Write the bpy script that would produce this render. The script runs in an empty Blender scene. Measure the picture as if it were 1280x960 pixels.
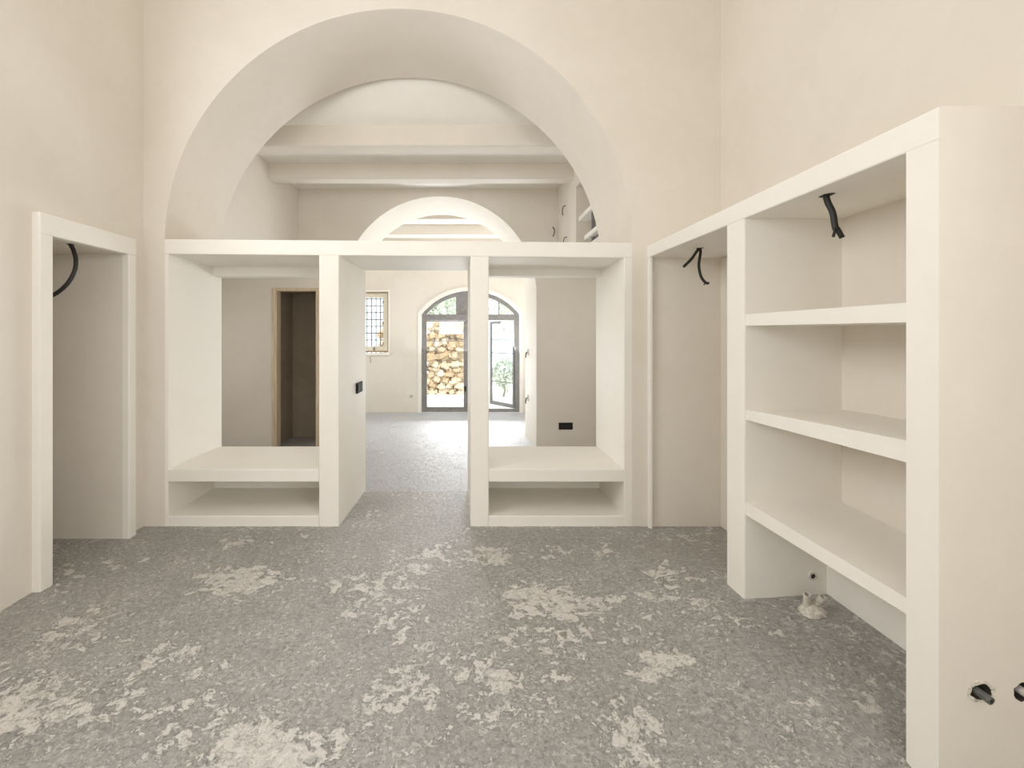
import bpy, bmesh, math, random
from mathutils import Vector, Matrix, noise as mnoise

scene = bpy.context.scene
col = scene.collection
random.seed(7)

# ------------------------------------------------------------------ camera
EYE = 1.5                      # eye height above the front-room floor
cam_d = bpy.data.cameras.new('camera')
cam_d.lens = 15.75             # 560 px focal length on a 1280 px frame
cam_d.sensor_width = 36.0
cam_d.shift_x = 55.0 / 1280.0
cam_d.shift_y = -61.0 / 1280.0
cam_d.clip_start = 0.05
cam = bpy.data.objects.new('camera', cam_d)
cam.location = (0, 0, EYE)
cam.rotation_euler = (math.radians(90), 0, 0)
col.objects.link(cam)
scene.camera = cam

# ------------------------------------------------------------------ world, sun, daylight fill
w = bpy.data.worlds.new('sky')
scene.world = w
w.use_nodes = True
bg = w.node_tree.nodes['Background']
bg.inputs[0].default_value = (0.86, 0.93, 1.0, 1)
bg.inputs[1].default_value = 2.4

sun_d = bpy.data.lights.new('sun', 'SUN')
sun_d.energy = 3.6
sun_d.angle = math.radians(0.6)
sun_d.color = (1.0, 0.94, 0.84)
sun = bpy.data.objects.new('sun', sun_d)
sun.rotation_euler = (math.radians(27), 0, 0)
col.objects.link(sun)


def area(name, loc, rot, sx, sy, power, color):
    d = bpy.data.lights.new(name, 'AREA')
    d.shape = 'RECTANGLE'
    d.size, d.size_y = sx, sy
    d.energy = power
    d.color = color
    o = bpy.data.objects.new(name, d)
    o.location = loc
    o.rotation_euler = [math.radians(a) for a in rot]
    col.objects.link(o)
    return o


DAY = (1.0, 0.985, 0.975)
COOL = (0.93, 0.96, 1.0)
# left window read from the light; unseen right and rear windows added as fill
area('daylight_fill', (-2.56, 1.10, 3.00), (0, -80, 0), 1.5, 2.2, 58, DAY)
area('daylight_fill', (2.00, -1.45, 2.35), (0, 84, 0), 1.5, 2.4, 88, DAY)
area('daylight_fill', (-0.3, -3.45, 2.30), (90, 0, 0), 3.4, 1.4, 9, DAY)
# unseen side window added to brighten the rear room; terrace light through garden door
area('daylight_fill', (-3.35, 8.55, 1.3), (0, -90, 0), 1.3, 1.8, 6, COOL)
area('daylight_fill', (0.1, 9.58, 0.95), (-124, 0, 0), 1.9, 2.0, 160, COOL)
# lamps added at the windowless side walls to brighten the middle room
area('daylight_fill', (-4.1, 5.2, 1.55), (0, -75, 0), 0.9, 1.1, 11, DAY)
area('daylight_fill', (2.7, 5.2, 1.55), (0, 75, 0), 0.9, 1.1, 13, DAY)

scene.view_settings.view_transform = 'Standard'
scene.view_settings.look = 'None'
scene.view_settings.gamma = 1.0
scene.view_settings.use_curve_mapping = False
scene.view_settings.exposure = 0.0
try:
    scene.cycles.max_bounces = 14
    scene.cycles.diffuse_bounces = 8
    scene.cycles.transparent_max_bounces = 12
except Exception:
    pass

# ------------------------------------------------------------------ materials


def new_mat(name):
    m = bpy.data.materials.new(name)
    m.use_nodes = True
    nt = m.node_tree
    return m, nt, nt.nodes['Principled BSDF']


def nd(nt, typ, **kw):
    n = nt.nodes.new(typ)
    for k, v in kw.items():
        setattr(n, k, v)
    return n


def math_n(nt, op, a, b=None, clamp=False):
    n = nd(nt, 'ShaderNodeMath', operation=op, use_clamp=clamp)
    for i, v in enumerate((a, b)):
        if v is None:
            continue
        if isinstance(v, (int, float)):
            n.inputs[i].default_value = v
        else:
            nt.links.new(v, n.inputs[i])
    return n.outputs[0]


def mixc(nt, fac, a, b):
    n = nd(nt, 'ShaderNodeMix', data_type='RGBA')
    if isinstance(fac, (int, float)):
        n.inputs[0].default_value = fac
    else:
        nt.links.new(fac, n.inputs[0])
    for sock, v in ((n.inputs[6], a), (n.inputs[7], b)):
        if isinstance(v, tuple):
            sock.default_value = (*v, 1)
        else:
            nt.links.new(v, sock)
    return n.outputs[2]


def noise_n(nt, vec, scale, detail=4, rough=0.55, dist=0.0):
    n = nd(nt, 'ShaderNodeTexNoise')
    n.inputs['Scale'].default_value = scale
    n.inputs['Detail'].default_value = detail
    n.inputs['Roughness'].default_value = rough
    n.inputs['Distortion'].default_value = dist
    nt.links.new(vec, n.inputs['Vector'])
    return n.outputs[0]


def ramp_n(nt, fac, lo, hi):
    n = nd(nt, 'ShaderNodeMapRange', interpolation_type='SMOOTHSTEP')
    n.inputs[1].default_value = lo
    n.inputs[2].default_value = hi
    nt.links.new(fac, n.inputs[0])
    return n.outputs[0]


def geo_pos(nt):
    return nd(nt, 'ShaderNodeNewGeometry').outputs['Position']


def plaster(name, c1, c2, bump=0.12, rough=0.75):
    m, nt, b = new_mat(name)
    p = geo_pos(nt)
    n1 = noise_n(nt, p, 0.9, 5, 0.55, 0.4)
    n2 = noise_n(nt, p, 9.0, 4, 0.6)
    f = math_n(nt, 'ADD', math_n(nt, 'MULTIPLY', n1, 0.75), math_n(nt, 'MULTIPLY', n2, 0.25))
    c = mixc(nt, ramp_n(nt, f, 0.36, 0.64), c1, c2)
    nt.links.new(c, b.inputs['Base Color'])
    b.inputs['Roughness'].default_value = rough
    b.inputs['Specular IOR Level'].default_value = 0.25
    bp = nd(nt, 'ShaderNodeBump')
    bp.inputs['Strength'].default_value = bump
    bp.inputs['Distance'].default_value = 0.01
    nb = math_n(nt, 'ADD', noise_n(nt, p, 4.0, 3, 0.5), math_n(nt, 'MULTIPLY', noise_n(nt, p, 45.0, 3, 0.6), 0.12))
    nt.links.new(nb, bp.inputs['Height'])
    nt.links.new(bp.outputs[0], b.inputs['Normal'])
    return m


M = {}
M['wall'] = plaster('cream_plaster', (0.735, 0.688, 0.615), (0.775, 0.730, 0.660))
M['unit'] = plaster('smooth_cream_plaster', (0.835, 0.806, 0.747), (0.865, 0.838, 0.783), 0.09, 0.65)
M['white'] = plaster('white_plaster', (0.83, 0.805, 0.755), (0.865, 0.842, 0.795), 0.08)
M['raw'] = plaster('doorway_shade_brown', (0.33, 0.28, 0.215), (0.40, 0.345, 0.27), 0.3, 0.9)  # recess darkness put into the colour of the doorway lining
M['soffit'] = plaster('grey_cream_plaster', (0.74, 0.705, 0.645), (0.79, 0.755, 0.70), 0.2)


def concrete(name, blobs, dark=(0.29, 0.279, 0.264), mid=(0.45, 0.435, 0.416), light=(0.76, 0.73, 0.685)):
    m, nt, b = new_mat(name)
    p = geo_pos(nt)
    # base: fine mottled grey
    n_f = noise_n(nt, p, 42.0, 6, 0.72)
    n_m = noise_n(nt, p, 3.2, 5, 0.6, 0.3)
    f = math_n(nt, 'ADD', math_n(nt, 'MULTIPLY', n_f, 0.72), math_n(nt, 'MULTIPLY', n_m, 0.28))
    c = mixc(nt, ramp_n(nt, f, 0.36, 0.66), dark, mid)
    # broken flakes of old screed: ragged patches
    n_p = noise_n(nt, p, 2.2, 5, 0.6, 0.6)
    n_s = noise_n(nt, p, 16.0, 10, 0.74, 0.4)
    fld = math_n(nt, 'ADD', math_n(nt, 'MULTIPLY', n_p, 0.42), math_n(nt, 'MULTIPLY', n_s, 0.58))
    vor = nd(nt, 'ShaderNodeTexVoronoi')
    vor.inputs['Scale'].default_value = 85.0
    wob = nd(nt, 'ShaderNodeMix', data_type='VECTOR')
    nz = nd(nt, 'ShaderNodeTexNoise')
    nz.inputs['Scale'].default_value = 60.0
    nt.links.new(p, nz.inputs['Vector'])
    wob.inputs[0].default_value = 0.035
    nt.links.new(p, wob.inputs[4])
    nt.links.new(nz.outputs[1], wob.inputs[5])
    nt.links.new(wob.outputs[1], vor.inputs['Vector'])
    sc = nd(nt, 'ShaderNodeSeparateColor')
    nt.links.new(vor.outputs['Color'], sc.inputs[0])
    chip_l = ramp_n(nt, sc.outputs[0], 0.80, 0.90)
    chip_d = ramp_n(nt, sc.outputs[1], 0.82, 0.92)
    c = mixc(nt, math_n(nt, 'MULTIPLY', chip_l, 0.36), c, light)
    c = mixc(nt, math_n(nt, 'MULTIPLY', chip_d, 0.42), c, tuple(v * 0.62 for v in dark))
    sep = nd(nt, 'ShaderNodeSeparateXYZ')
    nt.links.new(p, sep.inputs[0])
    tot = None
    for (bx, by, rx, ry, a) in blobs:
        dx = math_n(nt, 'DIVIDE', math_n(nt, 'SUBTRACT', sep.outputs[0], bx), rx)
        dy = math_n(nt, 'DIVIDE', math_n(nt, 'SUBTRACT', sep.outputs[1], by), ry)
        d2 = math_n(nt, 'ADD', math_n(nt, 'MULTIPLY', dx, dx), math_n(nt, 'MULTIPLY', dy, dy))
        g = math_n(nt, 'MULTIPLY', math_n(nt, 'SUBTRACT', 1.0, d2, True), a * 0.8)
        tot = g if tot is None else math_n(nt, 'MAXIMUM', tot, g)
    if tot is not None:
        fld = math_n(nt, 'ADD', fld, tot)
    patch = ramp_n(nt, fld, 0.548, 0.570)
    n_fl = noise_n(nt, p, 30.0, 8, 0.75, 0.4)
    fleck = ramp_n(nt, math_n(nt, 'ADD', math_n(nt, 'MULTIPLY', n_fl, 0.75), math_n(nt, 'MULTIPLY', n_m, 0.25)), 0.537, 0.572)
    lightc = mixc(nt, ramp_n(nt, n_f, 0.35, 0.65), tuple(v * 0.86 for v in light), light)
    c = mixc(nt, math_n(nt, 'MULTIPLY', fleck, 0.8), c, lightc)
    c = mixc(nt, math_n(nt, 'MULTIPLY', patch, math_n(nt, 'ADD', 0.42, math_n(nt, 'MULTIPLY', ramp_n(nt, n_s, 0.40, 0.56), 0.42))), c, lightc)
    # small dark pits
    pit = ramp_n(nt, noise_n(nt, p, 60.0, 3, 0.6), 0.66, 0.72)
    c = mixc(nt, math_n(nt, 'MULTIPLY', pit, 0.6), c, tuple(v * 0.5 for v in dark))
    nt.links.new(c, b.inputs['Base Color'])
    b.inputs['Roughness'].default_value = 0.5
    b.inputs['Specular IOR Level'].default_value = 0.5
    h = math_n(nt, 'ADD', math_n(nt, 'MULTIPLY', patch, 0.6), math_n(nt, 'MULTIPLY', n_f, 0.9))
    h = math_n(nt, 'ADD', h, math_n(nt, 'MULTIPLY', fleck, 0.35))
    bp = nd(nt, 'ShaderNodeBump')
    bp.inputs['Strength'].default_value = 0.8
    bp.inputs['Distance'].default_value = 0.012
    nt.links.new(h, bp.inputs['Height'])
    nt.links.new(bp.outputs[0], b.inputs['Normal'])
    return m


BLOBS = [  # x, y, radius x, radius y, amount: the larger flakes of screed
    (0.50, 2.50, 0.42, 0.28, 0.133), (0.42, 2.22, 0.34, 0.22, 0.116), (-1.45, 2.72, 0.38, 0.22, 0.124),
    (-1.75, 1.82, 0.55, 0.22, 0.142), (-0.72, 1.62, 0.32, 0.16, 0.149), (0.16, 1.90, 0.30, 0.22, 0.116),
    (0.58, 1.72, 0.20, 0.14, 0.107), (0.88, 2.02, 0.24, 0.12, 0.107), (0.12, 3.05, 0.25, 0.18, 0.100),
    (-0.55, 2.55, 0.50, 0.35, 0.059), (1.12, 1.66, 0.16, 0.10, 0.107), (-1.10, 1.75, 0.30, 0.20, 0.083),
    (-1.95, 2.35, 0.45, 0.25, 0.075), (-1.3, 2.05, 0.35, 0.2, 0.07), (-0.25, 2.05, 0.3, 0.3, 0.07), (1.2, 2.55, 0.3, 0.3, 0.075),
    (0.95, 1.45, 0.4, 0.2, 0.08), (-0.3, 3.0, 0.3, 0.25, 0.07), (-1.6, 3.2, 0.4, 0.2, 0.07),
    (0.75, 3.05, 0.45, 0.25, 0.074),
]
M['floor'] = concrete('rough_concrete', BLOBS)
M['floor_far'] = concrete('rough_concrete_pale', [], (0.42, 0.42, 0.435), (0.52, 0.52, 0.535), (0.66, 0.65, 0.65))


def simple(name, c, rough=0.5, metal=0.0, spec=0.5, var=0.0, scale=20):
    m, nt, b = new_mat(name)
    b.inputs['Roughness'].default_value = rough
    b.inputs['Metallic'].default_value = metal
    b.inputs['Specular IOR Level'].default_value = spec
    if var:
        n = noise_n(nt, geo_pos(nt), scale, 5, 0.6)
        cc = mixc(nt, ramp_n(nt, n, 0.35, 0.65), tuple(v * (1 - var) for v in c), tuple(min(1, v * (1 + var)) for v in c))
        nt.links.new(cc, b.inputs['Base Color'])
    else:
        b.inputs['Base Color'].default_value = (*c, 1)
    return m


M['black'] = simple('black_rubber', (0.012, 0.011, 0.010), 0.5)
M['blackpl'] = simple('black_plastic', (0.015, 0.014, 0.013), 0.75, 0, 0.15)
M['slot'] = simple('dark_socket_module', (0.03, 0.028, 0.026), 0.7, 0, 0.15)
M['iron'] = simple('grey_iron', (0.22, 0.22, 0.23), 0.55, 0.2)
M['frame'] = simple('grey_painted_steel', (0.23, 0.222, 0.218), 0.45, 0.1, var=0.1)
M['cream'] = simple('cream_painted_wood', (0.74, 0.69, 0.57), 0.5, var=0.06)
M['brown'] = simple('brown_wood', (0.35, 0.26, 0.16), 0.6, var=0.2)
M['pipe'] = simple('grey_green_conduit', (0.085, 0.09, 0.08), 0.45, var=0.25, scale=60)
M['pipe2'] = simple('pale_conduit', (0.42, 0.40, 0.38), 0.45, var=0.25, scale=60)
M['rubble'] = simple('broken_plaster', (0.66, 0.62, 0.55), 0.9, var=0.18, scale=70)
M['hole_shade'] = simple('hole_shade_brown', (0.10, 0.085, 0.07), 0.95, var=0.3, scale=80)  # shade inside the pipe holes put into the colour
M['dirt'] = simple('pale_gravel', (0.80, 0.76, 0.70), 0.9, var=0.08, scale=6)
M['mortar'] = simple('earth_mortar', (0.56, 0.46, 0.33), 0.95, var=0.2, scale=9)
M['leaf'] = simple('pale_green_leaf', (0.60, 0.66, 0.55), 0.6, var=0.25, scale=4)
M['bark'] = simple('grey_bark', (0.28, 0.24, 0.19), 0.9, var=0.2)
M['stones'] = [simple('limestone', c, 0.9, var=0.16, scale=7) for c in
               ((0.66, 0.53, 0.38), (0.72, 0.62, 0.48), (0.58, 0.43, 0.28), (0.78, 0.70, 0.58), (0.64, 0.56, 0.44))]


def wood_mat():
    m, nt, b = new_mat('raw_pine')
    p = geo_pos(nt)
    mp = nd(nt, 'ShaderNodeMapping')
    mp.inputs['Scale'].default_value = (30, 30, 1.6)
    nt.links.new(p, mp.inputs[0])
    n = noise_n(nt, mp.outputs[0], 1.6, 5, 0.6, 0.6)
    c = mixc(nt, ramp_n(nt, n, 0.35, 0.68), (0.58, 0.46, 0.32), (0.74, 0.63, 0.47))
    nt.links.new(c, b.inputs['Base Color'])
    b.inputs['Roughness'].default_value = 0.65
    return m


M['wood'] = wood_mat()


def glass_mat():
    m = bpy.data.materials.new('clear_glass')
    m.use_nodes = True
    nt = m.node_tree
    nt.nodes.clear()
    out = nd(nt, 'ShaderNodeOutputMaterial')
    t = nd(nt, 'ShaderNodeBsdfTransparent')
    t.inputs[0].default_value = (0.96, 0.98, 0.97, 1)
    g = nd(nt, 'ShaderNodeBsdfGlossy')
    g.inputs['Roughness'].default_value = 0.02
    mx = nd(nt, 'ShaderNodeMixShader')
    mx.inputs[0].default_value = 0.07
    nt.links.new(t.outputs[0], mx.inputs[1])
    nt.links.new(g.outputs[0], mx.inputs[2])
    nt.links.new(mx.outputs[0], out.inputs[0])
    return m


M['glass'] = glass_mat()

# ------------------------------------------------------------------ helpers


def link_mesh(name, bm, mat, parent=None, smooth=False, recalc=True):
    if recalc:
        bmesh.ops.recalc_face_normals(bm, faces=bm.faces)
    for e in bm.edges:
        if len(e.link_faces) == 2 and e.calc_face_angle(0) > 0.7:
            e.smooth = False
    me = bpy.data.meshes.new(name)
    bm.to_mesh(me)
    bm.free()
    me.materials.append(mat)
    if smooth:
        for f in me.polygons:
            f.use_smooth = True
    o = bpy.data.objects.new(name, me)
    col.objects.link(o)
    if parent is not None:
        o.parent = parent
        o.matrix_parent_inverse = Matrix.Translation(-Vector(parent.location))
    return o


def tag(o, label, cat, group=None, kind=None):
    o['label'] = label
    o['category'] = cat
    if group:
        o['group'] = group
    if kind:
        o['kind'] = kind
    return o


def thing(name, label, cat, loc=(0, 0, 0), group=None, kind=None):
    o = bpy.data.objects.new(name, None)
    o.empty_display_size = 0.1
    o.location = loc
    col.objects.link(o)
    return tag(o, label, cat, group, kind)


def hexa(bm, pts, bev=None, r=0.007):
    """pts: 4 bottom corners, then 4 top corners, same order. bev(mid, dir) picks the edges to round."""
    vs = [bm.verts.new(p) for p in pts]
    for f in ((0, 1, 2, 3), (4, 5, 6, 7), (0, 1, 5, 4), (1, 2, 6, 5), (2, 3, 7, 6), (3, 0, 4, 7)):
        bm.faces.new([vs[i] for i in f])
    if bev:
        es = []
        for v in vs:
            for e in v.link_edges:
                a, b = e.verts
                mid = (a.co + b.co) / 2
                d = (b.co - a.co).normalized()
                if e not in es and bev(mid, d):
                    es.append(e)
        if es:
            bmesh.ops.recalc_face_normals(bm, faces=bm.faces)
            bmesh.ops.bevel(bm, geom=es, offset=r, segments=2, profile=0.5, affect='EDGES')


def box(bm, x0, x1, y0, y1, z0, z1, bev=None, r=0.007):
    hexa(bm, [(x0, y0, z0), (x1, y0, z0), (x1, y1, z0), (x0, y1, z0),
              (x0, y0, z1), (x1, y0, z1), (x1, y1, z1), (x0, y1, z1)], bev, r)


def box_obj(name, b, mat, parent=None, bev=None, r=0.007):
    bm = bmesh.new()
    box(bm, *b, bev, r)
    return link_mesh(name, bm, mat, parent)


def all_edges(mid, d):
    return True


def catmull(pts, n=8):
    P = [Vector(p) for p in pts]
    P = [P[0] * 2 - P[1]] + P + [P[-1] * 2 - P[-2]]
    out = []
    for i in range(1, len(P) - 2):
        for k in range(n):
            t = k / n
            a, b, c, d = P[i - 1], P[i], P[i + 1], P[i + 2]
            out.append(0.5 * ((2 * b) + (c - a) * t + (2 * a - 5 * b + 4 * c - d) * t * t + (3 * b - a - 3 * c + d) * t ** 3))
    out.append(P[-2])
    return out


def tube(bm, pts, r, seg=10, cap=True, ridge=0.0):
    pts = [Vector(p) for p in pts]
    rings = []
    up = Vector((0, 0, 1))
    prev_n = None
    for i, p in enumerate(pts):
        t = (pts[min(i + 1, len(pts) - 1)] - pts[max(i - 1, 0)]).normalized()
        if prev_n is None:
            n = t.cross(up)
            if n.length < 1e-3:
                n = t.cross(Vector((1, 0, 0)))
            n.normalize()
        else:
            n = (prev_n - t * prev_n.dot(t)).normalized()
        prev_n = n
        b = t.cross(n)
        rr = r * (1 + (ridge if i % 2 else -ridge))
        rings.append([bm.verts.new(p + (n * math.cos(a) + b * math.sin(a)) * rr)
                      for a in [2 * math.pi * k / seg for k in range(seg)]])
    for i in range(len(rings) - 1):
        for k in range(seg):
            bm.faces.new((rings[i][k], rings[i][(k + 1) % seg], rings[i + 1][(k + 1) % seg], rings[i + 1][k]))
    if cap:
        bm.faces.new(rings[0][::-1])
        bm.faces.new(rings[-1])


def tube_obj(name, pts, r, mat, parent=None, seg=10, cap=True, ridge=0.0):
    bm = bmesh.new()
    tube(bm, pts, r, seg, cap, ridge)
    return link_mesh(name, bm, mat, parent, smooth=True)


def arch_path(cx, cz, r, z0, n=64, a0=180.0, a1=0.0):
    """opening outline: foot, circular arc, foot (left to right)"""
    arc = []
    for i in range(n + 1):
        a = math.radians(a0 + (a1 - a0) * i / n)
        arc.append((cx + r * math.cos(a), cz + r * math.sin(a)))
    return [(arc[0][0], z0)] + arc + [(arc[-1][0], z0)]


def arch_wall(bm, path_f, path_b, yf, yb, x0, x1, z0, z1):
    """a wall x0..x1, z0..z1 with an opening that stands on z0; front path and back path have equal counts"""
    F = [bm.verts.new((x, yf, z)) for x, z in path_f]
    B = [bm.verts.new((x, yb, z)) for x, z in path_b]
    for i in range(len(F) - 1):
        f = bm.faces.new((F[i], F[i + 1], B[i + 1], B[i]))
        f.smooth = True
    cF = [bm.verts.new(p) for p in ((x0, yf, z0), (x0, yf, z1), (x1, yf, z1), (x1, yf, z0))]
    cB = [bm.verts.new(p) for p in ((x0, yb, z0), (x0, yb, z1), (x1, yb, z1), (x1, yb, z0))]
    for path, y, c in ((path_f, yf, cF), (path_b, yb, cB)):
        arc = path[1:-1]
        for (ax, az), (bx, bz) in zip(arc[:-1], arc[1:]):
            bm.faces.new([bm.verts.new(p) for p in ((ax, y, az), (bx, y, bz), (bx, y, z1), (ax, y, z1))])
        for xa, xb in ((x0, arc[0][0]), (arc[-1][0], x1)):
            bm.faces.new([bm.verts.new(p) for p in ((xa, y, z0), (xb, y, z0), (xb, y, z1), (xa, y, z1))])
    bm.faces.new((cF[0], cF[1], cB[1], cB[0]))
    bm.faces.new((cF[1], cF[2], cB[2], cB[1]))
    bm.faces.new((cF[2], cF[3], cB[3], cB[2]))
    bmesh.ops.remove_doubles(bm, verts=bm.verts, dist=1e-5)


U = EYE                        # heights "above the eye" get EYE added
YB = 3.515                     # front face of the arch wall
YB2 = 4.28                     # its back
Y2, Y2B = 6.60, 7.38           # the second arch wall
YF = 9.69                      # the far outside wall
LOW = -0.17                    # floor level beyond the arch
XL = -2.545                    # left wall of the front room
XR = 1.985                     # right wall of the front room
CEIL = U + 2.157               # ceiling of the rear rooms

# ------------------------------------------------------------------ floors


def sstep(a, b, v):
    t = min(1.0, max(0.0, (v - a) / (b - a)))
    return t * t * (3 - 2 * t)


def heave(x, y):                             # the slab has risen a little around the shelving
    return (0.10 * sstep(0.7, 1.5, x) + 0.03 * max(0, x - 1.5) / 0.45) * sstep(1.30, 1.98, y) * sstep(3.35, 2.6, y)


bm = bmesh.new()
nx, ny = 150, 170
fx0, fx1, fy0, fy1 = -3.7, 2.2, -3.6, 4.30
grid = []
for j in range(ny + 1):
    row = []
    for i in range(nx + 1):
        x = fx0 + (fx1 - fx0) * i / nx
        y = fy0 + (fy1 - fy0) * j / ny
        z = heave(x, y)
        z += 0.0035 * mnoise.noise((x * 3.0, y * 3.0, 0.3)) + 0.002 * mnoise.noise((x * 14, y * 14, 3.1))
        row.append(bm.verts.new((x, y, z)))
    grid.append(row)
for j in range(ny):
    for i in range(nx):
        bm.faces.new((grid[j][i], grid[j][i + 1], grid[j + 1][i + 1], grid[j + 1][i]))
# edge of the step down
for i in range(nx):
    a, b = grid[ny][i], grid[ny][i + 1]
    c = bm.verts.new((b.co.x, b.co.y, LOW - 0.05))
    d = bm.verts.new((a.co.x, a.co.y, LOW - 0.05))
    bm.faces.new((a, b, c, d))
fl = link_mesh('floor', bm, M['floor'], smooth=True)
tag(fl, 'rough grey concrete floor with flaking pale screed patches', 'floor', kind='structure')

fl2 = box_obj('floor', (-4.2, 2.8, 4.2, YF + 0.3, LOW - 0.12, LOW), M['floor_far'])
tag(fl2, 'pale grey concrete floor beyond the wide arch', 'floor', kind='structure')

# ------------------------------------------------------------------ front room shell
H1 = 5.2
arch_cx, arch_r, arch_cz = -0.546, 1.833, U + 0.728
# wall with the large arch
bm = bmesh.new()
arch_wall(bm, arch_path(arch_cx, arch_cz, arch_r, -0.1), arch_path(-0.556, U + 0.627, arch_r, -0.1),
          YB, YB2, -4.2, 2.8, -0.1, H1)
wb = link_mesh('wall_back', bm, M['wall'])
wb.data.materials.append(M['soffit'])
tag(wb, 'cream plaster wall with the large round arch over the partition', 'wall', kind='structure')

# left wall: with the alcove opening and two windows beside the camera
bm = bmesh.new()
AY0, AY1, AZ = 2.698, 3.30, U + 0.595       # alcove opening
zb = -0.1
box(bm, XL - 0.28, XL, AY1, YB, zb, H1)
box(bm, XL - 0.28, XL, AY0, AY1, AZ, H1)
box(bm, XL - 0.28, XL, 2.25, AY0, zb, H1)
box(bm, XL - 0.28, XL, -0.05, 2.25, zb, 2.20)
box(bm, XL - 0.28, XL, -0.05, 2.25, 3.80, H1)
box(bm, XL - 0.28, XL, -3.6, -0.05, zb, H1)
wl = link_mesh('wall_left', bm, M['wall'])
tag(wl, 'cream plaster wall holding the tall alcove', 'wall', kind='structure')
# inside of the alcove
bm = bmesh.new()
box(bm, -3.65, XL - 0.28, AY1, AY1 + 0.15, zb, AZ + 0.12)
box(bm, -3.65, XL - 0.28, AY0 - 0.15, AY0, zb, AZ + 0.12)
box(bm, -3.65, XL - 0.28, AY0, AY1, AZ, AZ + 0.12)
box(bm, -3.77, -3.65, AY0 - 0.15, AY1 + 0.15, zb, AZ + 0.12)
wa = link_mesh('wall_alcove', bm, M['wall'])
tag(wa, 'inner faces of the tall cream alcove', 'wall', kind='structure')

# raised plaster surround of the alcove
XFm = -2.497
tr = thing('trim_1', 'raised cream plaster surround framing the tall alcove', 'trim', (XL, (AY0 + AY1) / 2, 0), kind='structure')


def front_right(mid, d):                    # edges on the exposed face
    return abs(mid.x - XFm) < 1e-4


box_obj('jamb', (XL, XFm, 2.615, AY0, zb, AZ), M['unit'], tr, lambda m, d: front_right(m, d) and abs(d.z) > .9)
box_obj('jamb', (XL, XFm, AY1, 3.375, zb, AZ), M['unit'], tr, lambda m, d: front_right(m, d) and abs(d.z) > .9)
box_obj('head', (XL, XFm, 2.615, 3.375, AZ, U + 0.722), M['unit'], tr, lambda m, d: front_right(m, d) and (abs(d.y) > .9 or abs(d.z) > .9))

# right wall and the rest of the front room
bm = bmesh.new()
box(bm, XR, XR + 0.3, -0.15, YB, zb, H1)
box(bm, XR, XR + 0.3, -3.6, -2.75, zb, H1)
box(bm, XR, XR + 0.3, -2.75, -0.15, zb, 1.55)
box(bm, XR, XR + 0.3, -2.75, -0.15, 3.15, H1)
wr = link_mesh('wall_right', bm, M['wall'])
tag(wr, 'cream plaster wall above the built-in shelving', 'wall', kind='structure')
bm = bmesh.new()
yr = -3.5
box(bm, -2.9, -2.1, yr - 0.25, yr, zb, H1)
box(bm, 1.5, 2.3, yr - 0.25, yr, zb, H1)
box(bm, -2.1, 1.5, yr - 0.25, yr, zb, 1.55)
box(bm, -2.1, 1.5, yr - 0.25, yr, 3.05, H1)
wf = link_mesh('wall_front', bm, M['wall'])
tag(wf, 'cream plaster wall with a wide unseen opening added for the fill lamp', 'wall', kind='structure')
c1 = box_obj('ceiling', (-2.9, 2.4, -3.8, YB2, H1, H1 + 0.2), M['wall'])
tag(c1, 'high cream plaster ceiling of the front room', 'ceiling', kind='structure')

# ------------------------------------------------------------------ masonry partition under the arch
S = 0.006277                                 # metres per pixel at the partition's front
dv = thing('room_divider', 'cream masonry partition under the large arch with two open niches and a passage', 'partition', (-0.55, YB, 0))
XJL, XJR = arch_cx - arch_r, arch_cx + arch_r
x_l0, x_l1 = -2.354, -1.170                  # left niche
x_p0, x_p1 = -1.013, 0.019                   # passage
x_r0, x_r1 = 0.163, 1.224                    # right niche
z_top, z_sof = U + 0.745, U + 0.625
z_s1, z_s0 = U - 1.052, U - 1.152            # shelf slab
z_c0 = U - 1.418                             # cubby floor
yf = lambda m: abs(m.y - YB) < 1e-4
yb_n = 4.19                                  # niche shelves end here


def fe_h(m, d):
    return yf(m) and abs(d.x) > .9


def fe_v(m, d):
    return yf(m) and abs(d.z) > .9


# lintel, slightly irregular like the plaster it is made of
bm = bmesh.new()
hexa(bm, [(XJL, YB, z_sof + 0.012), (XJR, YB, z_sof - 0.018), (XJR, YB2, z_sof - 0.018), (XJL, YB2, z_sof + 0.005),
          (XJL, YB, z_top + 0.010), (XJR, YB, z_top - 0.018), (XJR, YB2, z_top - 0.018), (XJL, YB2, z_top + 0.010)], fe_h)
link_mesh('lintel', bm, M['unit'], dv)


def zl(x, back=False):                       # underside of the lintel
    t = (x - XJL) / (XJR - XJL)
    return z_sof + (0.005 if back else 0.012) * (1 - t) - 0.018 * t


def upright(name, xa, xb, xc, xd, y1, bev):
    bm = bmesh.new()
    hexa(bm, [(xa, YB, -.05), (xb, YB, -.05), (xc, y1, -.05), (xd, y1, -.05),
              (xa, YB, zl(xa)), (xb, YB, zl(xb)), (xc, y1, zl(xc, True)), (xd, y1, zl(xd, True))], bev)
    return link_mesh(name, bm, M['unit'], dv)


# posts / passage jamb walls
upright('post', x_l1, x_p0, -0.992, x_l1, 4.34, fe_v)
upright('post', x_p1, x_r0, x_r0, -0.003, 4.34, fe_v)
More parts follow.
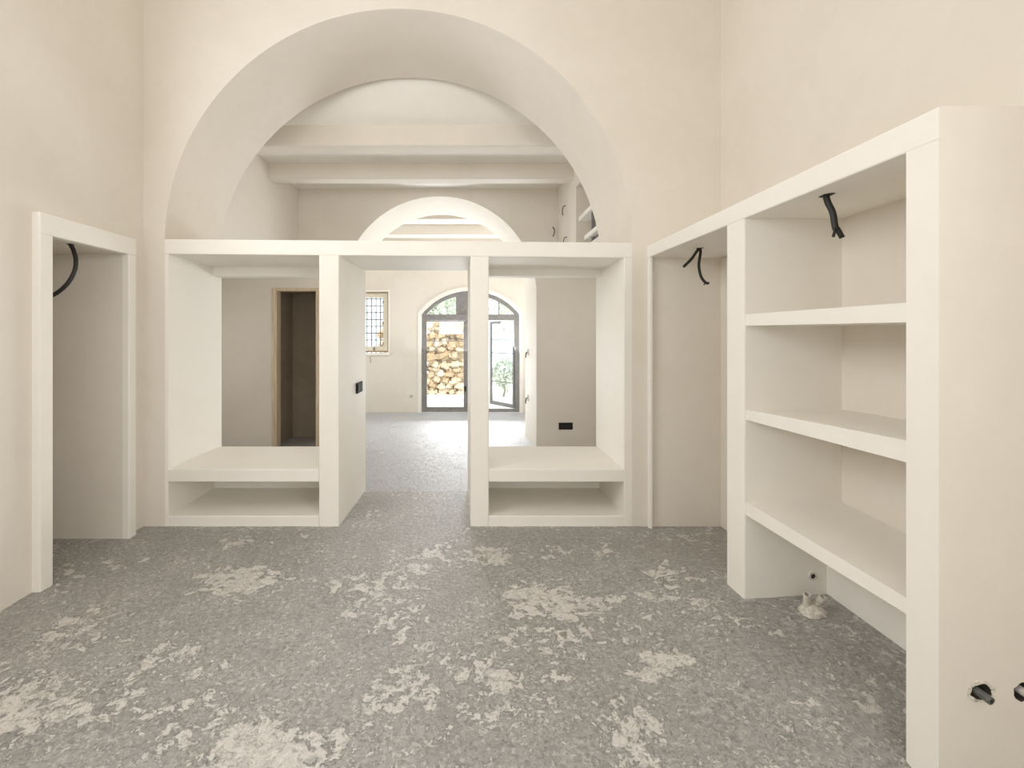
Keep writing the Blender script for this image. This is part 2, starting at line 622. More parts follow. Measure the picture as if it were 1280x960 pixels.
# thin side cheeks against the wall
upright('side_panel', XJL, x_l0, x_l0, XJL, YB2, lambda m, d: fe_v(m, d) and m.x > x_l0 - .001)
upright('side_panel', x_r1, XJR, XJR, x_r1, YB2, lambda m, d: fe_v(m, d) and m.x < x_r1 + .001)
for (a, b) in ((x_l0, x_l1), (x_r0, x_r1)):
    box_obj('shelf', (a, b, YB, yb_n, z_s0, z_s1), M['unit'], dv, fe_h)
    box_obj('plinth', (a, b, YB, yb_n, -.05, z_c0), M['unit'], dv, fe_h)
    box_obj('back_panel', (a, b, yb_n - 0.03, yb_n + 0.06, -.05, z_s1 - 0.004), M['unit'], dv)
    box_obj('rear_beam', (a, b, 4.13, YB2 - 0.002, U + 0.545, z_sof + 0.02), M['unit'], dv, lambda m, d: abs(d.x) > .9 and m.z < U + .55)

# ------------------------------------------------------------------ built-in shelving on the right


def xf(y):                                   # its front runs a little askew to the wall
    return 1.405 + (YB - y) * 0.0533


def ztop(y):
    t = (YB - y) / (YB - 1.442)
    return U + 0.700 + 0.038 * t


def zsof(y):
    t = (YB - y) / (YB - 1.544)
    return U + 0.607 + 0.022 * t


def slab(name, y0, y1, za, zb_, mat, parent, bev=None, xoff=0.0, xback=XR):
    """y0 near, y1 far; za(y)/zb_(y) bottom and top heights"""
    bm = bmesh.new()
    hexa(bm, [(xf(y0) + xoff, y0, za(y0)), (xback, y0, za(y0)), (xback, y1, za(y1)), (xf(y1) + xoff, y1, za(y1)),
              (xf(y0) + xoff, y0, zb_(y0)), (xback, y0, zb_(y0)), (xback, y1, zb_(y1)), (xf(y1) + xoff, y1, zb_(y1))], bev)
    return link_mesh(name, bm, mat, parent)


def on_front(m):
    return abs(m.x - xf(m.y)) < 2e-3


NE, EI = 1.442, 1.544                        # near end panel
P0, P1 = 2.379, 2.526                        # middle upright
sh = thing('built_in_shelving', 'tall cream masonry shelving unit with three shelves and an open closet bay', 'shelving', (1.7, 2.45, 0))


def tan_end(o):                              # faces of the near end take the darker wall material
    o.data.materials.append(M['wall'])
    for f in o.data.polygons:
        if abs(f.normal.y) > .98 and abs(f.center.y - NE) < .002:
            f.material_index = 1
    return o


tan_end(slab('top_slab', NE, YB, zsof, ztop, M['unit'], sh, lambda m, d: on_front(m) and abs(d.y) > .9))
slab('upright', P0, P1, lambda y: -.05, zsof, M['unit'], sh, lambda m, d: on_front(m) and abs(d.z) > .9)
slab('far_post', 3.475, YB, lambda y: -.05, zsof, M['unit'], sh, lambda m, d: on_front(m) and abs(d.z) > .9, 0, 1.43)


def lin(near, far):
    return lambda y: U + near + (far - near) * (y - EI) / (P0 - EI)


for (zn, zf_, bn, bf) in ((0.113, 0.111, 0.045, 0.050), (-0.365, -0.394, -0.441, -0.450), (-0.912, -0.886, -0.968, -0.956)):
    slab('shelf', EI, P0, lin(bn, bf), lin(zn, zf_), M['unit'], sh, lambda m, d: on_front(m) and abs(d.y) > .9, 0.012)
# thicker wall foot under the lowest shelf
box_obj('wall_foot', (1.905, XR, EI, P0, -.05, U - 0.95), M['unit'], sh)

# near end panel with two knocked-out pipe holes
bm = bmesh.new()
xa, xb_ = xf(NE), XR
rect = [(xa, -.05), (xb_, -.05), (xb_, zsof(NE)), (xa, zsof(NE))]
ov = [bm.verts.new((x, NE, z)) for x, z in rect]
edges = [bm.edges.new((ov[i], ov[(i + 1) % 4])) for i in range(4)]
holes = []
rnd = random.Random(3)
for (hx, hz, rx, rz) in ((1.652, 0.352, 0.034, 0.026), (1.787, 0.352, 0.030, 0.030)):
    lp = []
    for k in range(18):
        a = 2 * math.pi * k / 18
        q = 1 + rnd.uniform(-.13, .13)
        lp.append(bm.verts.new((hx + rx * q * math.cos(a), NE, hz + rz * q * math.sin(a))))
    edges += [bm.edges.new((lp[i], lp[(i + 1) % 18])) for i in range(18)]
    holes.append(lp)
bmesh.ops.triangle_fill(bm, use_beauty=True, use_dissolve=False, edges=edges)
for lp in holes:
    inner = [bm.verts.new((v.co.x, NE + 0.09, v.co.z)) for v in lp]
    for i in range(18):
        bm.faces.new((lp[i], lp[(i + 1) % 18], inner[(i + 1) % 18], inner[i]))
    bm.faces.new(inner)
xi = xf(EI)
bv = [bm.verts.new(p) for p in ((xi, EI, -.05), (xb_, EI, -.05), (xb_, EI, zsof(NE)), (xi, EI, zsof(NE)))]
bm.faces.new(bv)
for i in range(4):
    bm.faces.new((ov[i], ov[(i + 1) % 4], bv[(i + 1) % 4], bv[i]))
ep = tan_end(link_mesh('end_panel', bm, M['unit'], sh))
ep.data.materials.append(M['hole_shade'])
for f in ep.data.polygons:                   # inside of the holes coloured dark in place of shade
    if NE + .01 < f.center.y < EI - .01 and 1.55 < f.center.x < 1.9 and .2 < f.center.z < .5:
        f.material_index = 2


# ------------------------------------------------------------------ middle room
# second arch wall, with the door recess on its left
DX0, DX1, DZ = -2.887, -2.165, U + 0.695
bm = bmesh.new()
a2f = arch_path(-0.424, U + 0.613, 1.432, LOW - .1)
a2b = arch_path(-0.430, U + 0.606, 1.375, LOW - .1)
arch_wall(bm, a2f, a2b, Y2, Y2B, DX1, 2.8, LOW - .1, U + 2.6)
box(bm, -4.2, DX0, Y2, Y2B, LOW - .1, U + 2.6)
box(bm, DX0, DX1, Y2, Y2B, DZ, U + 2.6)
w2 = link_mesh('wall_middle', bm, M['wall'])
tag(w2, 'cream plaster wall with the smaller second arch', 'wall', kind='structure')
bm = bmesh.new()
box(bm, DX0 - .001, DX1 + .001, Y2B - 0.04, Y2B - .001, LOW - .1, DZ + .001)
box(bm, DX0 - .001, DX0 + .012, Y2 + .13, Y2B - .04, LOW - .1, DZ)
box(bm, DX1 - .012, DX1 + .001, Y2 + .13, Y2B - .04, LOW - .1, DZ)
box(bm, DX0, DX1, Y2 + .13, Y2B - .04, DZ - .012, DZ + .001)
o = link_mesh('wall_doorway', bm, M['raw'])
tag(o, 'doorway recess lining with its darkness put into a brown colour', 'wall', kind='structure')
# upper side walls of the middle room step in above the low side bays
wml = box_obj('wall_middle_left', (-4.2, -2.5, YB2, Y2, U + 0.935, U + 2.6), M['wall'])
tag(wml, 'cream upper side wall under the ceiling beams', 'wall', kind='structure')
bm = bmesh.new()
XM = 1.32
box(bm, XM, 2.8, 5.47, Y2, U + 0.935, U + 2.6)
box(bm, XM, 2.8, YB2, 5.47, U + 1.81, U + 2.6)
box(bm, XM, 2.8, YB2, 5.47, U + 0.935, U + 1.0)
box(bm, 1.85, 2.8, YB2, 5.47, U + 1.0, U + 1.81)
wmr = link_mesh('wall_middle_right', bm, M['wall'])
tag(wmr, 'cream upper wall with a shelved recess beside the arch', 'wall', kind='structure')
for zc in (1.376, 1.10):
    s = box_obj('recess_shelf', (XM - 0.01, 1.85, YB2, 5.30 if zc > 1.2 else 5.05, U + zc - 0.03, U + zc + 0.02), M['unit'], None, all_edges, .004)
    tag(s, 'upper cream shelf in the high recess beside the arch' if zc > 1.2 else 'lower cream shelf in the high recess beside the arch', 'shelf')
ps = box_obj('dark_strip', (1.345, 1.385, 4.86, 4.90, U + 1.0, U + 1.346), M['iron'], None, all_edges, .003)  # made-up strip for a dark mark, no real post here
tag(ps, 'added dark grey strip standing in for a dark mark in the high recess', 'post')
wsl = box_obj('wall_side_left', (-4.3, -4.15, YB2, Y2, LOW - .1, U + 1.2), M['wall'])
tag(wsl, 'cream side wall of the middle room', 'wall', kind='structure')
wsr = box_obj('wall_side_right', (2.75, 2.9, YB2, Y2, LOW - .1, U + 1.2), M['wall'])
tag(wsr, 'cream side wall behind the right display niche', 'wall', kind='structure')

# ceiling with a cove down from the arch wall to the first beam
bm = bmesh.new()
prof = [(YB2 - 0.05, U + 2.62), (4.32, U + 2.52), (4.40, U + 2.38), (4.50, U + 2.25), (4.58, U + 2.185), (4.66, CEIL), (YF + 0.3, CEIL), (YF + 0.3, CEIL + 0.6), (YB2 - 0.05, CEIL + 0.9)]
A = [bm.verts.new((-4.2, y, z)) for y, z in prof]
B = [bm.verts.new((2.8, y, z)) for y, z in prof]
bm.faces.new(A)
bm.faces.new(B[::-1])
for i in range(len(prof)):
    k = (i + 1) % len(prof)
    f = bm.faces.new((A[i], A[k], B[k], B[i]))
    f.smooth = i < 5
c2 = link_mesh('ceiling', bm, M['white'])
tag(c2, 'white beamed ceiling of the rear rooms', 'ceiling', kind='structure')
BZ = U + 1.956
beams = [(4.627, 4.845, -2.5, XM, 'white plastered ceiling beam closest to the large arch'),
         (5.60, 5.80, -2.5, XM, 'white plastered ceiling beam in front of the second arch wall'),
         (7.55, 7.86, -3.3, 1.6, 'white plastered ceiling beam just behind the second arch'),
         (8.74, 9.03, -3.3, 1.6, 'white plastered ceiling beam near the garden door wall')]
for (y0, y1, xa, xb_, lab) in beams:
    b = box_obj('ceiling_beam', (xa - .02, xb_ + .02, y0, y1, BZ, CEIL + 0.03), M['wall'], None, lambda m, d: abs(d.x) > .9 and m.z < BZ + .01, .02)
    tag(b, lab, 'beam', 'plastered ceiling beams')

# wooden door lining in the recess
dl = thing('door_1', 'raw wooden door lining around the dark doorway', 'door frame', ((DX0 + DX1) / 2, Y2, LOW), kind='structure')
fw = 0.075
box_obj('jamb', (DX0, DX0 + fw, Y2 - 0.012, Y2 + 0.13, LOW, DZ), M['wood'], dl, all_edges, .004)
box_obj('jamb', (DX1 - fw, DX1, Y2 - 0.012, Y2 + 0.13, LOW, DZ), M['wood'], dl, all_edges, .004)
box_obj('head', (DX0 + fw, DX1 - fw, Y2 - 0.012, Y2 + 0.13, DZ - 0.045, DZ), M['wood'], dl, all_edges, .004)

# ------------------------------------------------------------------ rear room
wrl = bmesh.new()
RX0, RX1 = -3.3, 1.6
box(wrl, RX0 - .3, RX0, Y2B, 7.65, LOW - .1, CEIL)
box(wrl, RX0 - .3, RX0, 9.45, YF + .3, LOW - .1, CEIL)
box(wrl, RX0 - .3, RX0, 7.65, 9.45, LOW - .1, 0.65)
box(wrl, RX0 - .3, RX0, 7.65, 9.45, 1.95, CEIL)
o = link_mesh('wall_rear_left', wrl, M['white'])
tag(o, 'white side wall of the garden room', 'wall', kind='structure')
o = box_obj('wall_rear_right', (RX1, RX1 + .3, Y2B, YF + .3, LOW - .1, CEIL), M['white'])
tag(o, 'white side wall right of the garden door', 'wall', kind='structure')

# far wall with the window and the arched garden door
K = YF / 560.0                              # metres per pixel on the far wall
dcx = (588 - 585) * K
dhw = 65.5 * K                               # half width of the plaster opening
d_spring = U + (419 - 391) * K
d_top = U + (419 - 359) * K


def seg_arch(cx, hw, zs, zt, z0, n=28):
    rise = zt - zs
    r = (hw * hw + rise * rise) / (2 * rise)
    cz = zt - r
    a = math.degrees(math.asin(hw / r))
    return arch_path(cx, cz, r, z0, n, 90 + a, 90 - a)


WX0, WX1 = (436 - 585) * K, (487.5 - 585) * K     # window opening
WZ0, WZ1 = U + (419 - 444) * K, U + (419 - 362.5) * K
FT = 0.32
bm = bmesh.new()
pth = seg_arch(dcx, dhw, d_spring, d_top, LOW - .1)
arch_wall(bm, pth, pth, YF, YF + FT, WX1, RX1 + .3, LOW - .1, CEIL)
box(bm, RX0 - .3, WX0, YF, YF + FT, LOW - .1, CEIL)
box(bm, WX0, WX1, YF, YF + FT, LOW - .1, WZ0)
box(bm, WX0, WX1, YF, YF + FT, WZ1, CEIL)
wfar = link_mesh('wall_far', bm, M['wall'])
tag(wfar, 'pale plaster wall holding the arched garden door and the grilled window', 'wall', kind='structure')
thr = box_obj('trim_2', (dcx - dhw, dcx + dhw, YF, YF + FT, LOW - .1, LOW + .004), M['white'])
tag(thr, 'pale stone threshold under the garden door', 'threshold', kind='structure')

# white band around the door opening, slightly proud of the wall


def arch_ring(bm, po, pi, y0, y1):
    n = len(po)
    V = [[bm.verts.new((x, y, z)) for x, z in p] for p in (po, pi) for y in (y0, y1)]
    of, ob, if_, ib = V
    for i in range(n - 1):
        bm.faces.new((of[i], of[i + 1], if_[i + 1], if_[i]))
        bm.faces.new((ob[i], ob[i + 1], ib[i + 1], ib[i]))
        bm.faces.new((of[i], of[i + 1], ob[i + 1], ob[i]))
        bm.faces.new((if_[i], if_[i + 1], ib[i + 1], ib[i]))
    for i in (0, n - 1):
        bm.faces.new((of[i], ob[i], ib[i], if_[i]))


bm = bmesh.new()
arch_ring(bm, seg_arch(dcx, dhw + .001, d_spring, d_top + .001, LOW), seg_arch(dcx, 61.5 * K, U + 26 * K, U + 56 * K, LOW), YF - .012, YF + .10)
o = link_mesh('trim_3', bm, M['white'])
tag(o, 'white plaster band lining the arched garden door', 'trim', kind='structure')

# steel arched door
gd = thing('garden_door', 'grey steel arched garden door with fanlights, one leaf ajar', 'door', (dcx, YF + .08, LOW))
yd0, yd1 = YF + .03, YF + .09
fo = seg_arch(dcx, 61 * K, U + 26 * K, U + 55.5 * K, LOW)
fi = seg_arch(dcx, 56 * K, U + 25.5 * K, U + 50.5 * K, LOW)
bm = bmesh.new()
arch_ring(bm, fo, fi, yd0, yd1)
link_mesh('frame', bm, M['frame'], gd)
ix0, ix1 = dcx - 56 * K, dcx + 56 * K
box_obj('transom', (ix0, ix1, yd0 - .01, yd1, U + 18.5 * K, U + 26 * K), M['frame'], gd, all_edges, .004)
box_obj('sill', (ix0, ix1, yd0, yd1, LOW, LOW + 4.0 * K), M['frame'], gd, all_edges, .003)
box_obj('mullion', (dcx - 7 * K, dcx + 7 * K, yd0, yd1, LOW + 4 * K, U + 18.5 * K), M['frame'], gd)
box_obj('fanlight_panel', (dcx - 18 * K, dcx + 18 * K, yd0 + .005, yd1 - .005, U + 26 * K, U + 52.5 * K), M['frame'], gd)
box_obj('fanlight_bar', (dcx + 35 * K, dcx + 36.2 * K, yd0 + .01, yd1 - .01, U + 26 * K, U + 47 * K), M['frame'], gd)
bm = bmesh.new()
fpath = seg_arch(dcx, 55 * K, U + 26.0 * K, U + 50.4 * K, U + 26 * K, 20)
v = [bm.verts.new((x, yd0 + .035, z)) for x, z in fpath[1:-1]]
bm.faces.new(v)
link_mesh('fanlight_pane', bm, M['glass'], gd)


def leaf(parent, w, z0, z1, st, bars, place):
    """a glazed door leaf built in x 0..w at y 0, moved by place(Matrix)"""
    def add(name, boxes, mat, par, bev=.003):
        bm = bmesh.new()
        for b in boxes:
            box(bm, *b)
        bm.transform(place)
        return link_mesh(name, bm, mat, par)
    lf = add('door_leaf', [(0, st, -.02, .02, z0, z1), (w - st, w, -.02, .02, z0, z1),
                           (st, w - st, -.02, .02, z0, z0 + st * 1.4), (st, w - st, -.02, .02, z1 - st, z1)], M['frame'], parent)
    for zb in bars:
        add('glazing_bar', [(st, w - st, -.012, .012, zb - .009, zb + .009)], M['frame'], lf)
    add('pane', [(st, w - st, -.003, .003, z0 + st * 1.4, z1 - st)], M['glass'], lf)
    return lf


zl0, zl1 = LOW + 4.2 * K, U + 18.3 * K
lw = (56 - 7) * K
left_leaf = leaf(gd, lw, zl0, zl1, .022, (U - 7.2 * K,), Matrix.Translation((ix0, YF + .06, 0)))
# right leaf, hinged at the right jamb and swung outwards
leaf(gd, lw, zl0, zl1, .055, (U - 6.0 * K, U - 23.5 * K, U - 61 * K),
     Matrix.Translation((ix1, YF + .09, 0)) @ Matrix.Rotation(math.radians(180 - 54), 4, 'Z'))
h_ = box_obj('handle', (dcx - 7.5 * K, dcx - 5.5 * K, YF - .04, YF + .03, U - 70 * K, U - 64 * K), M['blackpl'], left_leaf, all_edges, .006)

# window with an iron grille
wd = thing('window_1', 'small grilled window with cream wooden frame', 'window', ((WX0 + WX1) / 2, YF + .1, WZ0), kind='structure')


def rect_frame(name, x0, x1, z0, z1, t, y0, y1, mat, parent):
    bm = bmesh.new()
    for b in ((x0, x0 + t, y0, y1, z0, z1), (x1 - t, x1, y0, y1, z0, z1), (x0 + t, x1 - t, y0, y1, z0, z0 + t), (x0 + t, x1 - t, y0, y1, z1 - t, z1)):
        box(bm, *b)
    return link_mesh(name, bm, mat, parent)


rect_frame('reveal', WX0, WX1, WZ0, WZ1, .035, YF - .015, YF + .12, M['white'], wd)
rect_frame('casing', WX0 + .035, WX1 - .035, WZ0 + .06, WZ1 - .035, .03, YF + .06, YF + .12, M['brown'], wd)
cs = rect_frame('casement', WX0 + .06, WX1 - .06, WZ0 + .085, WZ1 - .06, .105, YF + .075, YF + .125, M['cream'], wd)
box_obj('pane', (WX0 + .16, WX1 - .16, YF + .098, YF + .103, WZ0 + .18, WZ1 - .16), M['glass'], cs)
box_obj('window_sill', (WX0, WX1, YF - .03, YF + .12, WZ0, WZ0 + .05), M['white'], wd, all_edges, .006)
xg0, xg1, zg0, zg1 = WX0 + .1, WX1 - .1, WZ0 + .1, WZ1 - .1
for i in range(7):
    xx = xg0 + (i + .5) * (xg1 - xg0) / 7
    tube_obj('grille_bar', [(xx, YF + .22, WZ0 - .02), (xx, YF + .22, WZ1 + .02)], .0115, M['iron'], wd, 6)
for i in range(8):
    zz = zg0 + (i + .5) * (zg1 - zg0) / 8
    tube_obj('grille_bar', [(WX0 - .02, YF + .235, zz), (WX1 + .02, YF + .235, zz)], .0115, M['iron'], wd, 6)
for zz in (WZ0 + .25, WZ0 + .7, WZ0 + 1.15):
    tube_obj('hinge', [(WX1 - .165, YF + .07, zz - .03), (WX1 - .165, YF + .07, zz + .03)], .01, M['iron'], cs, 8)
box_obj('latch', ((466 - 585) * K, (467.6 - 585) * K, YF + .05, YF + .08, WZ0 + .10, WZ0 + .17), M['iron'], cs, all_edges, .004)

# ------------------------------------------------------------------ outside: terrace, dry-stone wall, plants
g = box_obj('ground', (-9, 9, YF + FT, 22, LOW - .3, LOW - .02), M['dirt'])
tag(g, 'sunlit pale gravel terrace outside the garden door', 'ground', kind='structure')
YS = 12.8
sw = thing('stone_wall', 'sunlit dry-stone retaining wall of honey-coloured limestone', 'wall', (-.5, YS, LOW))
mb = box_obj('mortar_core', (-2.15, 0.35, YS + .10, YS + .9, LOW - .1, U + 0.32), M['mortar'], sw)
protos = []
for k in range(8):
    r2 = random.Random(k)
    b = bmesh.new()
    bmesh.ops.create_cube(b, size=1.0)
    bmesh.ops.bevel(b, geom=list(b.edges), offset=.26, segments=2, affect='EDGES')
    for v in b.verts:
        v.co += Vector((r2.uniform(-.09, .09), r2.uniform(-.05, .05), r2.uniform(-.09, .09)))
    bmesh.ops.recalc_face_normals(b, faces=b.faces)
    me = bpy.data.meshes.new('stone')
    b.to_mesh(me)
    b.free()
    protos.append(me)
pm = {}
for k, me in enumerate(protos):
    me.materials.append(M['stones'][k % 5])
z = LOW - .02
rs = random.Random(11)
while z < U + 0.30:
    hgt = rs.uniform(.13, .24)
    x = -2.62 + rs.uniform(0, .2)
    while x < -0.28:
        wdt = rs.uniform(.16, .38)
        s = bpy.data.objects.new('stone', rs.choice(protos))
        s.scale = (wdt * 1.16, .30, hgt * rs.uniform(1.10, 1.38))
        s.location = (x + wdt / 2 + .5, rs.uniform(.02, .08), z + hgt / 2 - LOW + rs.uniform(-.05, .05))
        s.rotation_euler = (0, rs.uniform(-.45, .45), rs.uniform(-.12, .12))
        col.objects.link(s)
        s.parent = sw
        x += wdt
    z += hgt
box_obj('whitewashed_block', (-0.82, -0.16, YS - .10, YS + .5, U + .03, U + .38), M['white'], sw, all_edges, .02)['label'] = 'whitewashed block in the wall top'


def plant(name, label, cat, loc, rad, n, leaf_l, trunk_h, seed, group=None):
    r2 = random.Random(seed)
    t = thing(name, label, cat, loc, group)
    L = Vector(loc)
    bm = bmesh.new()
    c = L + Vector((0, 0, trunk_h + rad[2] * .7))
    for i in range(n):
        while True:
            d = Vector((r2.uniform(-1, 1), r2.uniform(-1, 1), r2.uniform(-1, 1)))
            if .25 < d.length < 1:
                break
        k = 1 + .25 * mnoise.noise(d * 2.3 + Vector((seed, 0, 0)))
        p = c + Vector((d.x * rad[0], d.y * rad[1], d.z * rad[2])) * k
        ax = Vector((r2.gauss(0, 1), r2.gauss(0, 1), r2.gauss(.5, 1))).normalized()
        sd = ax.cross(Vector((r2.gauss(0, 1), r2.gauss(0, 1), r2.gauss(0, 1)))).normalized()
        a = leaf_l * r2.uniform(.6, 1.2)
        vs = [bm.verts.new(q) for q in (p, p + ax * a * .5 + sd * a * .2, p + ax * a, p + ax * a * .5 - sd * a * .2)]
        bm.faces.new(vs)
    f = link_mesh('foliage', bm, M['leaf'], t, recalc=False)
    f['kind'] = 'stuff'
    bm = bmesh.new()
    tube(bm, [L, L + Vector((.04, 0, trunk_h * .5)), c], max(.03, rad[0] * .07), 8)
    for i in range(4):
        a = i * 1.6 + seed
        tube(bm, [L + Vector((0, 0, trunk_h * .8)), c + Vector((math.cos(a) * rad[0] * .5, math.sin(a) * rad[1] * .5, rad[2] * .2))], max(.015, rad[0] * .03), 6)
    link_mesh('trunk', bm, M['bark'], t, smooth=True)
    return t


plant('shrub', 'leafy green shrub on the terrace beyond the open door leaf', 'shrub', (0.98, 12.35, LOW - .02), (.30, .30, .42), 1300, .13, .35, 2)
plant('garden_tree', 'pale leafy tree rising behind the stone wall', 'tree', (-1.2, 15.5, LOW - .02), (1.5, 1.2, 1.0), 3500, .2, 2.1, 5)
plant('garden_tree', 'airy leafy tree standing past the end of the stone wall', 'tree', (2.2, 16.5, LOW - .02), (1.5, 1.2, 1.2), 3000, .2, 1.9, 8)

# ------------------------------------------------------------------ sockets and switches


def plate(name, label, centre, w_, h_, n, axis, group=None, m1=None, m2=None):
    """axis 'y': faces -y; axis 'x': faces +x; axis '-x': faces -x"""
    t = thing(name, label, 'socket' if 'socket' in name else 'switch', centre, group)
    c = Vector(centre)

    def b(nm, u0, u1, v0, v1, d0, d1, mat):
        if axis == 'y':
            bb = (c.x + u0, c.x + u1, c.y - d1, c.y - d0, c.z + v0, c.z + v1)
        elif axis == 'x':
            bb = (c.x + d0, c.x + d1, c.y + u0, c.y + u1, c.z + v0, c.z + v1)
        else:
            bb = (c.x - d1, c.x - d0, c.y + u0, c.y + u1, c.z + v0, c.z + v1)
        return box_obj(nm, bb, mat, t, all_edges, .0025)
    b('cover_plate', -w_ / 2, w_ / 2, -h_ / 2, h_ / 2, 0, .012, m1 or M['blackpl'])
    iw = w_ * .84 / n
    for k in range(n):
        u = -w_ * .42 + k * iw
        b('module', u + iw * .06, u + iw * .94, -h_ * .3, h_ * .3, .0115, .016, m2 or M['slot'])
    return t


# on the slanted passage wall: x at y=4.09
plate('switch_plate', 'black double switch on the passage wall', (-0.9965, 4.09, U - 0.475), .20, .095, 2, 'x')
plate('wall_socket', 'black wide socket on the wall seen through the right niche', ((707 - 585) / 560 * Y2, Y2, U - 113.5 / 560 * Y2), .205, .10, 3, 'y')
plate('wall_socket', 'tiny pale socket low on the wall between window and garden door', ((514 - 585) * K, YF, U - 76 * K), .075, .075, 1, 'y', None, M['rubble'], M['pipe2'])

# two unfinished boxes with wire tails on the arch jamb
for (zz, lab) in ((-0.27, 'open switch box with wire tails high on the arch jamb'), (-1.0, 'open socket box low on the arch jamb')):
    t = thing('junction_box', lab, 'junction box', (0.985, 7.2, U + zz))
    box_obj('box', (0.95, 0.985, 7.16, 7.23, U + zz - .05, U + zz + .05), M['rubble'], t, all_edges, .006)
    tube_obj('wire', catmull([(0.955, 7.19, U + zz), (0.93, 7.17, U + zz - .02), (0.925, 7.18, U + zz - .09)]), .009, M['black'], t, 6)

# ------------------------------------------------------------------ loose cables
zc = AZ
cb = thing('cable', 'black corrugated cable curling from the alcove ceiling', 'cable', (-2.60, 2.93, zc))
tube_obj('conduit', catmull([(-2.600, 2.93, zc - .001), (-2.572, 2.92, zc - .04), (-2.538, 2.90, zc - .11), (-2.532, 2.88, zc - .19), (-2.565, 2.86, zc - .275),
                             (-2.64, 2.85, zc - .340), (-2.73, 2.85, zc - .362), (-2.82, 2.85, zc - .36)], 12), .0125, M['black'], cb, 10, True, .07)


def rosette(name, c, r, parent):
    """ragged edge where a cable leaves the ceiling"""
    bm = bmesh.new()
    r2 = random.Random(int(c[0] * 100))
    n = 12
    top = [bm.verts.new((c[0] + math.cos(2 * math.pi * k / n) * r * r2.uniform(.75, 1.25), c[1] + math.sin(2 * math.pi * k / n) * r * r2.uniform(.75, 1.25), c[2] + .001)) for k in range(n)]
    low = [bm.verts.new((v.co.x * .5 + c[0] * .5, v.co.y * .5 + c[1] * .5, c[2] - .004)) for v in top]
    for k in range(n):
        bm.faces.new((top[k], top[(k + 1) % n], low[(k + 1) % n], low[k]))
    bm.faces.new(low)
    bm.faces.new(top)
    return link_mesh(name, bm, M['black'], parent)


rosette('hole_edge', (-2.600, 2.93, zc), .024, cb)

zc = zsof(3.15)
cb = thing('cable', 'forked black cable hanging in the open closet bay', 'cable', (1.625, 3.15, zc))
tube_obj('strand', catmull([(1.625, 3.15, zc - .001), (1.61, 3.15, zc - .02), (1.56, 3.13, zc - .08), (1.498, 3.11, zc - .135)]), .010, M['black'], cb, 8)
tube_obj('strand', catmull([(1.632, 3.15, zc - .001), (1.635, 3.15, zc - .03), (1.618, 3.14, zc - .12), (1.628, 3.13, zc - .20), (1.655, 3.12, zc - .245), (1.675, 3.11, zc - .25)]), .0095, M['black'], cb, 8)
tube_obj('wire_end', [(1.655, 3.12, zc - .243), (1.64, 3.115, zc - .262)], .004, M['black'], cb, 6)
rosette('hole_edge', (1.628, 3.15, zc), .026, cb)

zc = zsof(2.0)
cb = thing('cable', 'thick black cable stub above the top shelf', 'cable', (1.60, 2.0, zc))
tube_obj('conduit', catmull([(1.598, 2.0, zc - .001), (1.606, 2.0, zc - .03), (1.620, 1.99, zc - .08), (1.626, 1.985, zc - .14), (1.632, 1.98, zc - .165)], 6), .0125, M['black'], cb, 10)
tube_obj('wire_end', [(1.630, 1.98, zc - .15), (1.648, 1.972, zc - .195)], .011, M['black'], cb, 8)
tube_obj('wire_end', [(1.628, 1.98, zc - .14), (1.608, 1.972, zc - .19)], .006, M['black'], cb, 8)
rosette('hole_edge', (1.600, 2.0, zc), .034, cb)

# wire tails beside the high recess
yy = Y2
for (pts, r, lab) in (
    ([(691, 284), (692.5, 288), (692, 293), (690.5, 296)], .007, 'short black wire tail on the wall beside the second arch'),
):
    q = [((x - 585) / 560 * yy, yy - (.0 if i == 0 else .035), U + (419 - y) / 560 * yy) for i, (x, y) in enumerate(pts)]
    o = tube_obj('wire_tail', catmull(q, 5), r, M['black'], None, 6)
    tag(o, lab, 'wire')
for (y_, z_, lab) in ((6.05, 1.75, 'short wire tail high on the wall beside the recess'), (5.98, 1.31, 'curled wire tail low on the wall beside the recess')):
    o = tube_obj('wire_tail', catmull([(XM + .01, y_, U + z_), (XM - .03, y_, U + z_ - .01), (XM - .04, y_ + .03, U + z_ - .06), (XM - .03, y_ + .05, U + z_ - .12)], 5), .006, M['black'], None, 6)
    tag(o, lab, 'wire')
o = tube_obj('wire_tail', catmull([((462 - 585) * K, YF + .01, WZ0 - .02), ((463 - 585) * K, YF - .03, WZ0 - .05), ((463.5 - 585) * K, YF - .02, WZ0 - .16)], 5), .007, M['brown'], None, 6)
tag(o, 'thin wire tail hanging below the grilled window', 'wire')

# ------------------------------------------------------------------ pipe stubs


def hollow_pipe(name, a, b, r, mat, parent=None):
    a, b = Vector(a), Vector(b)
    d = (b - a).normalized()
    bm = bmesh.new()
    tube(bm, [a, b], r, 14, False)
    tube(bm, [a, b], r * .62, 14, False)
    n = 14
    vs = list(bm.verts)
    o_end, i_end = vs[n:2 * n], vs[3 * n:4 * n]
    for k in range(n):
        bm.faces.new((o_end[k], o_end[(k + 1) % n], i_end[(k + 1) % n], i_end[k]))
    i_st = vs[2 * n:3 * n]
    bm.faces.new(i_st)
    return link_mesh(name, bm, mat, parent, recalc=True)


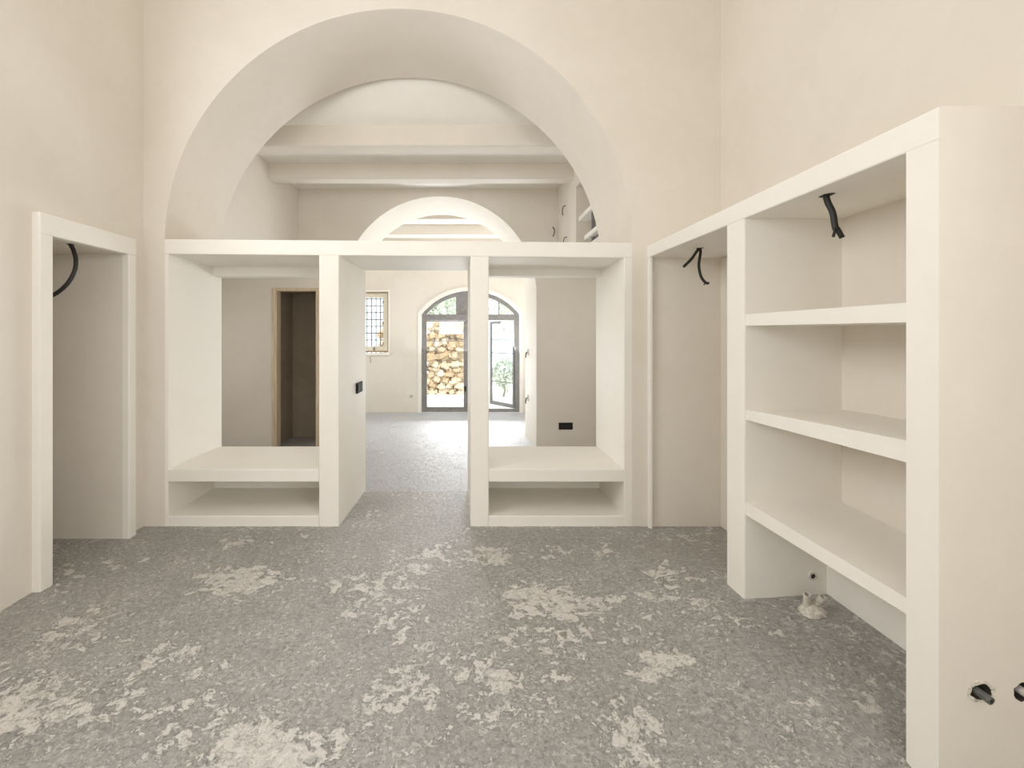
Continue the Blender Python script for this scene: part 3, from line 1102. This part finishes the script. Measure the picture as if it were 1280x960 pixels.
pp = thing('pipe_stub', 'grey-green pipe stub poking from a knocked-out hole in the end panel', 'pipe', (1.652, NE, .35))
hollow_pipe('pipe', (1.632, NE + .05, .362), (1.645, NE - .035, .349), .0125, M['pipe'], pp)
bm = bmesh.new()
r2 = random.Random(9)
for k in range(16):
    a = 2 * math.pi * k / 16
    c_ = Vector((1.652 + .040 * math.cos(a) * r2.uniform(.95, 1.15), NE - .001, .352 + .031 * math.sin(a) * r2.uniform(.95, 1.15)))
    s_ = r2.uniform(.003, .007)
    mtx = Matrix.Translation(c_) @ Matrix.Rotation(r2.uniform(0, 3), 4, 'Y') @ Matrix.Diagonal((s_ * 1.6, s_ * .5, s_, 1))
    bmesh.ops.create_icosphere(bm, subdivisions=1, radius=1, matrix=mtx)
link_mesh('plaster_crumbs', bm, M['rubble'], pp)
pp = thing('pipe_stub', 'pale pipe stub inside the second hole of the end panel', 'pipe', (1.787, NE, .35))
hollow_pipe('pipe', (1.772, NE + .06, .362), (1.790, NE - .02, .350), .013, M['pipe2'], pp)

# mortar lump with two conduit ends on the floor under the lowest shelf
zf_ = heave(1.72, 2.24)
ms = thing('conduit_stub', 'mortar lump with broken conduit ends on the floor under the lowest shelf', 'conduit', (1.72, 2.24, zf_))
bm = bmesh.new()
bmesh.ops.create_icosphere(bm, subdivisions=3, radius=1)
for v in bm.verts:
    n_ = mnoise.noise(v.co * 2.2 + Vector((4, 1, 0))) * .35
    v.co *= 1 + n_
    up_ = max(0, v.co.z)
    v.co = Vector((1.72 + v.co.x * .062 * (1 - .4 * up_), 2.24 + v.co.y * .055 * (1 - .4 * up_), zf_ + v.co.z * .05))
link_mesh('mortar_lump', bm, M['rubble'], ms, smooth=True)
hollow_pipe('conduit', (1.70, 2.25, zf_ + .02), (1.676, 2.215, zf_ + .105), .016, M['rubble'], ms)
hollow_pipe('conduit', (1.735, 2.25, zf_ + .02), (1.748, 2.205, zf_ + .098), .016, M['rubble'], ms)
# open hole with a pipe end at the upright's foot
pp = thing('pipe_end', 'dark open pipe end in the shelving upright near the floor', 'pipe', (1.825, P0, .262))
hollow_pipe('pipe', (1.825, P0 + .01, .225), (1.825, P0 - .012, .225), .022, M['rubble'], pp)
bm = bmesh.new()
tube(bm, [(1.825, P0 - .001, .225), (1.825, P0 - .008, .225)], .0136, 12)
link_mesh('bore_shade', bm, M['black'], pp)  # black plug stands in for the darkness inside the pipe
